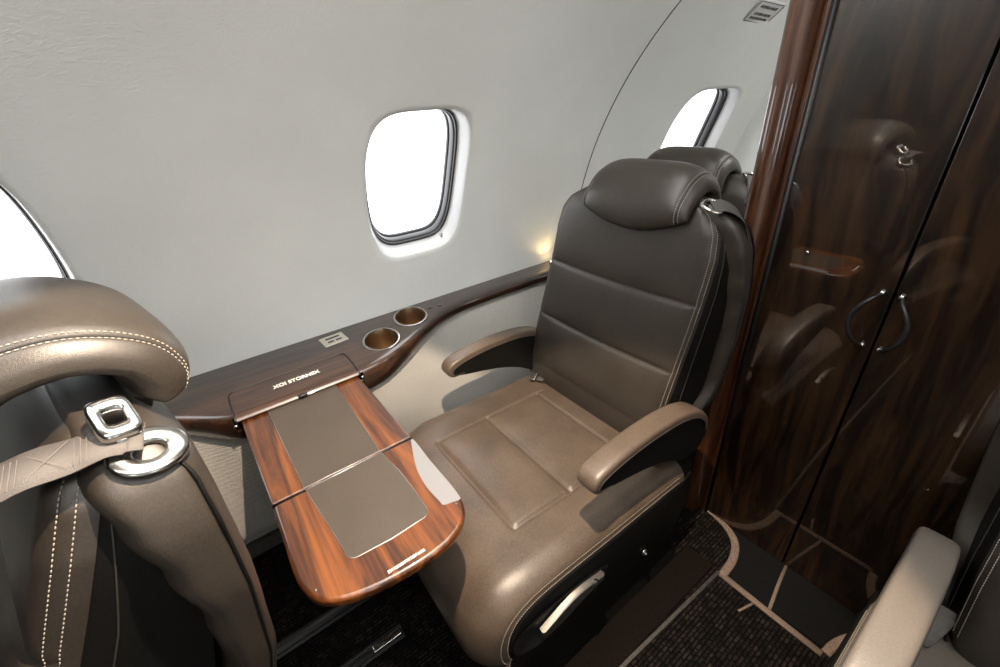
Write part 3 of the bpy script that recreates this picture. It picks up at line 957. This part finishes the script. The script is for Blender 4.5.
        # oval metal guide plate on the shoulder
        nrm = Vector((.25, -.55, .80)).normalized(); ux = Vector((1, 0, 0)); ux = (ux-nrm*ux.dot(nrm)).normalized(); uy = nrm.cross(ux)
        def ell(rx, ry, h, sx=0, sy=0): return [lv(g+ux*(rx*cos(2*pi*i/40)+sx)+uy*(ry*sin(2*pi*i/40)+sy)+nrm*h) for i in range(40)]
        mm = MB(); mm.loft([ell(.040, .031, 0), ell(.041, .032, .003), ell(.037, .028, .007), ell(.019, .014, .0075), ell(.016, .011, .004), ell(.016, .011, .0)], True, False)
        o1 = mm.obj('belt_guide', M['chrome'], st); o1['label'] = 'shiny oval metal belt guide on the shoulder'
        q = g+uy*.052+ux*(-.014)+nrm*.010
        def rrx(rx, ry, h):
            out = []
            for i in range(36):
                a = 2*pi*i/36; c_, s_ = cos(a), sin(a); r_ = (abs(c_)**5+abs(s_)**5)**(-.2)
                out.append(lv(q+ux*rx*c_*r_+uy*ry*s_*r_+nrm*h))
            return out
        mm = MB(); mm.loft([rrx(.020, .028, -.010), rrx(.021, .029, .004), rrx(.018, .026, .009), rrx(.011, .011, .009), rrx(.009, .009, 0)], True, False)
        o2 = mm.obj('belt_bracket', M['chrome'], o1); o2['label'] = 'squared chrome bracket'
        # webbing forward over the shoulder and down the front
        path = [g+Vector((.004, .012, .016)), g+Vector((-.03, .022, .024)), g+Vector((-.08, .032, .026)), g+Vector((-.13, .042, .024)), g+Vector((-.18, .055, .012)), g+Vector((-.225, .075, -.03)), g+Vector((-.27, .13, -.16)), g+Vector((-.33, .21, -.36))]
        cp = catmull(path, 10); sw = []; wdir = Vector((-.08, 1, .10)).normalized()
        for i, p in enumerate(cp):
            t = (cp[min(i+1, len(cp)-1)]-cp[max(i-1, 0)]).normalized()
            wv = (wdir-t*wdir.dot(t)).normalized(); n = t.cross(wv)
            if n.z < 0 and i < 5: n = -n
            k = .029+.004*min(1, i/20)
            bow = .0015*sin(i*.5)
            sw.append([lv(p+wv*k*s_+n*(.0008*q_+bow)) for s_, q_ in ((-1, 1), (-.5, 2), (0, 2.4), (.5, 2), (1, 1), (1, -1), (-1, -1))])
        mm = MB(); mm.loft(sw); o3 = mm.obj('shoulder_belt', M['webbing'], st); o3['label'] = 'pale grey shoulder belt webbing'
        # sewn pattern: rows and a cross
        L = []
        def on(i, s_):
            p = cp[i]; t = (cp[i+1]-cp[i-1]).normalized(); wv = (wdir-t*wdir.dot(t)).normalized(); n = t.cross(wv)
            if n.z < 0: n = -n
            return lv(p+wv*(.029+.004*min(1, i/20))*s_+n*.0028)
        for i in (13, 14, 15, 24, 25, 26, 27):
            L.append([on(i, -.75+1.5*k/8) for k in range(9)])
        L.append([on(16+k, -.75+1.5*k/7) for k in range(8)]); L.append([on(16+k, .75-1.5*k/7) for k in range(8)])
        stitches('sewn_pattern', L, M['web_print'], o3, .0028, .0020, .0005)
    # ---- lap belt pieces at the cushion corners
    rr = Matrix.Rotation(radians(25), 3, 'Z')
    mm = MB().box((.915, 1.105, .462), (.040, .022, .008), rr @ Matrix.Rotation(radians(-20), 3, 'Y')); o = fin(mm, 'lap_belt_buckle', M['chrome']); bevel_obj(o, .003, 2)
    mm = MB().box((.935, 1.085, .452), (.034, .030, .010), rr); o = fin(mm, 'lap_belt_webbing', M['web_dark']); bevel_obj(o, .003, 2)
    pts = [(.965, .548, .500), (.945, .545, .482), (.915, .538, .462), (.895, .53, .452)]
    cp = catmull(pts, 5); sw = []
    for i, p in enumerate(cp):
        sw.append([lv((p.x, p.y+.022*s_, p.z+q_+.004*sin(i*1.7+s_*2))) for s_, q_ in ((-1, 0), (-.3, .008), (.4, .004), (1, .001), (1, -.005), (-1, -.005))])
    mm = MB(); mm.loft(sw); o = mm.obj('lap_belt', M['webbing'], st); o['label'] = 'crumpled grey lap belt tongue under the armrest'
    return st

def place(st, dx, dy, mirror_y=False, rot=0):
    st.location = (SO.x+dx, SO.y+dy, 0)

main = build_seat('cabin_seat', 'brown and black leather cabin seat beside the window, facing the open folding table', 'leather cabin seats')
place(main, 0, 0)
left = build_seat('cabin_seat', 'leather cabin seat in the left foreground seen from behind, pale belt across its shoulder', 'leather cabin seats', recline=.262, belt='open', depth=1.42, hx=-.036, hz=.042, gx=.030, base_z=.011)
place(left, -1.436, -.11)
left.rotation_euler = (0, 0, .25)

def mirror_seat(src, name, label, group, mat_swap=None):
    """a seat of the opposite hand: mirrored mesh data, same parts"""
    r = bpy.data.objects.new(name, None); COL.objects.link(r); tagit(r, label, 'seat', group)
    def rec(o, par):
        for ch in [c for c in bpy.data.objects if c.parent == o]:
            me = ch.data.copy(); me.transform(ch.matrix_local); me.transform(Matrix.Diagonal((1, -1, 1, 1))); me.flip_normals()
            if mat_swap:
                for i, mm in enumerate(me.materials):
                    if mm and mm.name in mat_swap: me.materials[i] = mat_swap[mm.name]
            c = bpy.data.objects.new(ch.name.split('.')[0], me); COL.objects.link(c); c.parent = par
            for k in ('label',):
                if k in ch: c[k] = ch[k]
            for md in ch.modifiers:
                n = c.modifiers.new(md.name, md.type); n.keep_sharp = True
            rec(ch, c)
    rec(src, r)
    return r
right = mirror_seat(main, 'cabin_seat', 'brown leather cabin seat, its pads painted lighter as lit, across the aisle at the right edge, cut off by the frame', 'leather cabin seats',
                    {'brown_leather': M['leather_lit']})
right.location = (SO.x, 2*YC-SO.y+.04, 0)
tmp = build_seat('spare', None, None, recline=radians(1.5))
behind = mirror_seat(tmp, 'cabin_seat', 'dark leather seat of which only the headrest shows, behind the main window seat', 'leather cabin seats')
# faces the other way: turn the mirrored seat half way round
behind.rotation_euler = (0, 0, pi); behind.scale = (.9, .88, 1)
behind.location = (2*1.275-SO.x, SO.y+.10, 0)
for o in [o for o in bpy.data.objects if o.parent == tmp or (o.parent and o.parent.parent == tmp) or (o.parent and o.parent.parent and o.parent.parent.parent == tmp)]+[tmp]: bpy.data.objects.remove(o)

# ------------------------------------------------------------------ lavatory doors and frame at x = 1.25
XD = 1.25
def make_jamb(side, name, label, yin, yout):
    j = empty(name, (XD, (yin+yout)/2, 0), label, 'door frame')
    jo = j.location
    hw = abs(yout-yin)/2; sgn = 1 if yout > yin else -1
    # moulded section: big half round on the outer side, small bead at the inner side
    sec = []
    w = abs(yout-yin)
    def pt(u, d): return (-d, -hw*sgn+sgn*u*w)
    S_ = [(0, -.03), (0, .0), (.05, .006), (.12, .008), (.19, .004), (.22, .0), (.26, .012), (.34, .030), (.48, .041), (.62, .045), (.78, .042), (.90, .033), (.97, .020), (1.0, .004), (1.0, -.03)]
    sec = [pt(u, d) for u, d in S_]
    sc = catmull([(a, b, 0) for a, b in sec[1:-1]], 4)
    sec = [sec[0]]+[(p.x, p.y) for p in sc]+[sec[-1]]
    m = MB(); m.loft([[(a, b, z) for a, b in sec] for z in (0.0, .5, 1.0, 1.5, 1.885)])
    o = m.obj('frame_moulding', M['jamb'], j, angle=50)
    # narrow dark channel between the frame and the door
    m = MB().box((-.004, -hw*sgn-sgn*.004, .94), (.012, .010, 1.88)); m.obj('door_channel', M['black'], j)
    return j
make_jamb(1, 'door_frame', 'glossy mahogany door frame upright next to the seat headrests', .482, .567)
make_jamb(-1, 'door_frame', 'glossy mahogany door frame upright on the far side of the aisle', 2*YC-.482, 2*YC-.567)
def make_door(name, y0, y1, hy, mir, label):
    d = empty(name, (XD, (y0+y1)/2, 0), label, 'door'); do = d.location
    m = MB().box((.012, 0, .945), (.030, y1-y0, 1.88)); o = m.obj('door_panel', M['door'], d); bevel_obj(o, .002, 2)
    # bowed pull handle
    pts = []
    for i in range(17):
        t = i/16; a = -1+2*t
        pts.append((-.006-.030*sqrt(max(0, 1-a**4)), hy-do.y+mir*(.036*(1-a*a)-.012), .932+.070*a))
    h = MB().tube(pts, [.0035+.003*(1-abs(-1+2*i/16)**2) for i in range(17)], 8).obj('pull_handle', M['black'], d)
    for k in (0, -1):
        p = pts[k]; r = .0065
        m = MB(); m.loft([[(p[0]+dd, p[1]+q*cos(2*pi*i/16), p[2]+q*sin(2*pi*i/16)) for i in range(16)] for q, dd in ((r, .003), (r, -.003), (r*.5, -.006))]); m.obj('handle_stud', M['chrome'], h)
    return d
d1 = struct(make_door('door_1', .206, .478, .236, 1, 'figured dark walnut sliding door left of the centre gap'))
m = MB().box((.020, -.139, .945), (.012, .03, 1.88)); m.obj('gap_blocker', M['threshold'], d1)  # black strip added behind the gap to block light from beyond
struct(make_door('door_2', -.078, .200, .176, -1, 'figured dark walnut sliding door right of the centre gap'))
# small latch dot on the left door
m = MB(); m.loft([[(-.001-dd, r*cos(2*pi*i/16), r*sin(2*pi*i/16)) for i in range(16)] for r, dd in ((.005, 0), (.005, .003), (.002, .004))])
k = m.obj('lock_button', M['chrome'], bpy.data.objects['door_1']); k.location = (-.003, .055, 1.06)
# header over the doors and wooden wall across the rest of the bulkhead on the aisle's far side
hd = []
pts = [(y, 1.885) for y in (-.17, .57)]
pts = [( .565, 1.885), (-.165, 1.885)] + [(YC+(R-.01)*cos(radians(a)), ZC+(R-.01)*sin(radians(a))) for a in range(106, 73, -2)]
o = prism('trim_2', pts, 'x', XD-.02, XD+.03, M['jamb']); struct(o)
pts = [(-.170, .03), (-.170, 1.88)] + [(YC+(R-.012)*cos(radians(a)), ZC+(R-.012)*sin(radians(a))) for a in range(108, 208, 4)]
o = prism('wall_partition', pts, 'x', XD+.0, XD+.03, M['door']); struct(o)

# placard on the wall beyond the joint
pa, px = 48.3, 2.065
pc = cyl(px, pa, -.0015)
pc = cyl(px, pa, -.001)
nrm = Vector((0, YC-pc.y, ZC-pc.z)).normalized()
sgn = empty('wall_placard', pc, 'small placard with three lines of print on the wall beside the door frame', 'sign')
ux = Vector((1, -.20*R*cos(radians(pa)), 0)).normalized(); uy = nrm.cross(ux).normalized(); nrm = ux.cross(uy).normalized(); rotm = Matrix((ux, uy, nrm)).transposed().to_4x4() @ Matrix.Rotation(radians(-7), 4, 'Z') @ Matrix.Diagonal((.60, .80, 1, 1))
sgn.matrix_world = Matrix.Translation(pc) @ rotm
def rr2(w, h, r, z, n=5):
    out = []
    for cx_, cy_, a0 in ((w-r, h-r, 0), (-w+r, h-r, 90), (-w+r, -h+r, 180), (w-r, -h+r, 270)):
        for i in range(n+1):
            a = radians(a0+90*i/n); out.append((cx_+r*cos(a), cy_+r*sin(a), z))
    return out
M['placard'] = simple('clear_placard', (.56, .56, .55), .3)
m = MB(); m.loft([rr2(.135, .057, .012, 0), rr2(.135, .057, .012, .003), rr2(.132, .054, .011, .004)]); m.obj('sign_plate', M['placard'], sgn)
m = MB().tube([p for p in rr2(.128, .050, .010, .0045)], .0012, 5, closed=True); m.obj('sign_border', M['rubber'], sgn)
for s_, yy, sz in (('NO SMOKING IN LAVATORY', .026, .021), ('LATCH SLIDING DOORS OPEN', -.010, .019), ('FOR TAXI, TAKEOFF AND LANDING', -.032, .017)):
    text('sign_lettering', s_, sz, M['ink'], sgn, (0, yy, .0045), xs=.68)

# ------------------------------------------------------------------ floor details
def ribbon(name, pts, w, mat, z0=0.0, h=.006, label=None, cat=None):
    P = [Vector((p[0], p[1], 0)) for p in pts]; rings = []
    for i, p in enumerate(P):
        t = (P[min(i+1, len(P)-1)]-P[max(i-1, 0)]).normalized(); n = Vector((-t.y, t.x, 0))
        ww = w[i] if isinstance(w, list) else w
        rings.append([tuple(p+n*ww/2*a+Vector((0, 0, z0+h*b))) for a, b in ((-1, 0), (-1, .7), (-.6, 1), (.6, 1), (1, .7), (1, 0))])
    m = MB(); m.loft(rings); return m.obj(name, mat)
# black threshold plate in front of the doors
th = prism('trim_3', [(1.058, .296), (1.135, .314), (1.215, .352), (1.243, .43), (1.247, .50), (1.25, -.09), (1.14, -.05), (1.07, .0)], 'z', .0, .004, M['threshold']); struct(th)
struct(ribbon('trim_4', [(p.x, p.y) for p in catmull([(1.250, .50, 0), (1.246, .44, 0), (1.232, .385, 0), (1.195, .338, 0), (1.13, .312, 0), (1.05, .304, 0)], 5)], [.008+.018*min(1, i/12) for i in range(26)], M['binding'], 0, .008))
struct(ribbon('trim_5', [(1.052, .315), (1.05, .16), (1.050, .01)], .020, M['binding'], 0, .007))
struct(ribbon('trim_6', [(1.060, .158), (1.15, .175), (1.245, .190)], .010, M['binding'], .001, .006))
struct(ribbon('trim_7', [(.982, .214), (1.045, .196)], .007, M['binding'], 0, .005))
struct(ribbon('trim_8', [(p.x, p.y) for p in catmull([(1.06, .004, 0), (1.11, -.004, 0), (1.17, -.03, 0), (1.20, -.08, 0), (1.21, -.15, 0)], 4)], .024, M['binding'], 0, .008))
# brown runner strip between the seat base and the aisle edging
rn = prism('floor_runner', [(-.9, .344), (1.06, .344), (1.06, .44), (-.9, .44)], 'z', 0, .004, M['runner'], origin=(.08, .39, 0)); tagit(rn, 'brown carpet strip beside the window seat base', 'carpet')
struct(ribbon('trim_9', [(-.9, .336), (0, .336), (.6, .336), (1.052, .318)], .012, M['trimgrey'], 0, .009))
# seat tracks
M['track'] = simple('dark_track', (.012, .012, .012), .4, .3)
tk = prism('seat_track', [(1.030, .0), (1.030, .006), (1.020, .008), (1.012, .003), (.998, .003), (.990, .008), (.980, .006), (.980, 0)], 'x', -1.8, .12, M['track'], origin=(-.8, 1.005, 0))
tagit(tk, 'dark seat track in the carpet nearer the wall, under the table', 'rail')
tk = prism('seat_track', [(.845, .0), (.845, .008), (.838, .010), (.832, .004), (.812, .004), (.806, .010), (.799, .008), (.799, 0)], 'x', -1.8, .118, M['track'], origin=(-.8, .822, 0))
tagit(tk, 'seat track with a bright metal end, nearer the aisle under the table', 'rail')
m = MB().box((.888, 0, .009), (.09, .024, .010)); e_ = m.obj('track_end', M['chrome'], tk); bevel_obj(e_, .003, 2); e_.location = (-.02, 0, 0); e_['label'] = 'bright metal end of the track'
m = MB().box((.50, .008, .008), (.70, .004, .004)); m.obj('track_lip', M['steel'], tk)

# ------------------------------------------------------------------ lamps
wl = empty('reading_lamp', (1.42, 1.545, .70), 'small warm lamp on the ledge behind the window seat, glowing up the wall', 'lamp')
m = MB(); m.loft([[(r*cos(2*pi*i/20), r*sin(2*pi*i/20), z) for i in range(20)] for r, z in ((.016, 0), (.016, .006), (.011, .010))]); m.obj('lamp_base', M['brushed'], wl)
m = MB(); m.loft([[(r*cos(2*pi*i/20), r*sin(2*pi*i/20), z) for i in range(20)] for r, z in ((.010, .010), (.009, .013), (.004, .015))]); m.obj('lamp_lens', m_emit('warm_lens', (1, .62, .25), 25), wl)
def light(name, typ, loc, energy, col, **k):
    d = bpy.data.lights.new(name, typ); d.energy = energy; d.color = col
    for a, v in k.items(): setattr(d, a, v)
    o = bpy.data.objects.new(name, d); COL.objects.link(o); o.location = loc; return o
def aim(o, tgt):
    o.rotation_euler = (Vector(tgt)-Vector(o.location)).to_track_quat('-Z', 'Y').to_euler()

gl = light('lamp_glow', 'SPOT', (1.42, 1.535, .725), .40, (1, .72, .30), spot_size=radians(110), spot_blend=1, shadow_soft_size=.008); aim(gl, (1.36, 1.60, .95))
gl.parent = None
# warm reading spots in the ceiling
def ceil_spot(name, loc, tgt, e, size, blend, soft=.012, col=(1, .80, .60)):
    o = light(name, 'SPOT', loc, e, col, spot_size=radians(size), spot_blend=blend, shadow_soft_size=soft); aim(o, tgt)
    h = empty('ceiling_spotlight', (loc[0], loc[1], loc[2]+.02), None, None)
    return o, h
SP = (.28, .36, 2.00)
s1, h1 = ceil_spot('reading_spot', SP, (.16, .52, .45), 122, 70, .15)
tagit(h1, 'small round reading spotlight in the ceiling above the window seat', 'lamp', 'ceiling reading spotlights')
def spot_body(h):
    m = MB(); m.loft([[(r*cos(2*pi*i/24), r*sin(2*pi*i/24), z) for i in range(24)] for r, z in ((.030, .03), (.034, 0), (.026, -.004), (.020, .004))], True, False); m.obj('bezel', M['brushed'], h)
spot_body(h1)

# fill light panels added to the unseen ceiling to brighten the walls
for k, (yy, xa, xb, txt) in enumerate(((-.22, -.9, 1.1, 'long added fill light panel in the unseen ceiling over the opposite seats'), (.62, -.9, 1.1, 'long added fill light panel in the unseen ceiling over the window seats'), (.25, 1.45, 2.4, 'short added fill light panel in the unseen ceiling beyond the wooden doors'))):
    z = ZC+sqrt(R*R-((abs(yy-YC)+.16)/taper(xb))**2)-.02
    st = empty('fill_panel', ((xa+xb)/2, yy, z), txt, 'lamp', 'added fill light panels')
    m = MB().box((0, 0, .010), (xb-xa, .32, .018)); m.obj('fill_housing', M['white_plastic'], st)
    m = MB().box((0, 0, -.004), (xb-xa-.04, .28, .010)); m.obj('fill_diffuser', m_emit('fill_emission', (1, .985, .955), 5.6 if xb < 1.2 else 9.0), st)

# ------------------------------------------------------------------ daylight
w = bpy.data.worlds.new('day'); S.world = w; w.use_nodes = True
bg = w.node_tree.nodes['Background']; bg.inputs[0].default_value = (.96, .98, 1, 1); bg.inputs[1].default_value = 3.0

# ------------------------------------------------------------------ camera
f = 427.13
cam = bpy.data.cameras.new('camera'); cam.sensor_width = 36; cam.sensor_fit = 'HORIZONTAL'; cam.lens = f*36/1000
cam.clip_start = .01
co = bpy.data.objects.new('camera', cam); COL.objects.link(co)
Rw = Matrix(((.80279063, -.59333728, -.05897524), (.32730054, .35583333, .87536107), (-.498399, -.72203429, .47985927))).transposed()
co.matrix_world = Matrix.Translation((0, 0, 1.45)) @ Rw.to_4x4()
S.camera = co
vs = S.view_settings; vs.view_transform = 'Standard'; vs.look = 'None'; vs.gamma = 1; vs.use_curve_mapping = False; vs.exposure = 0.72
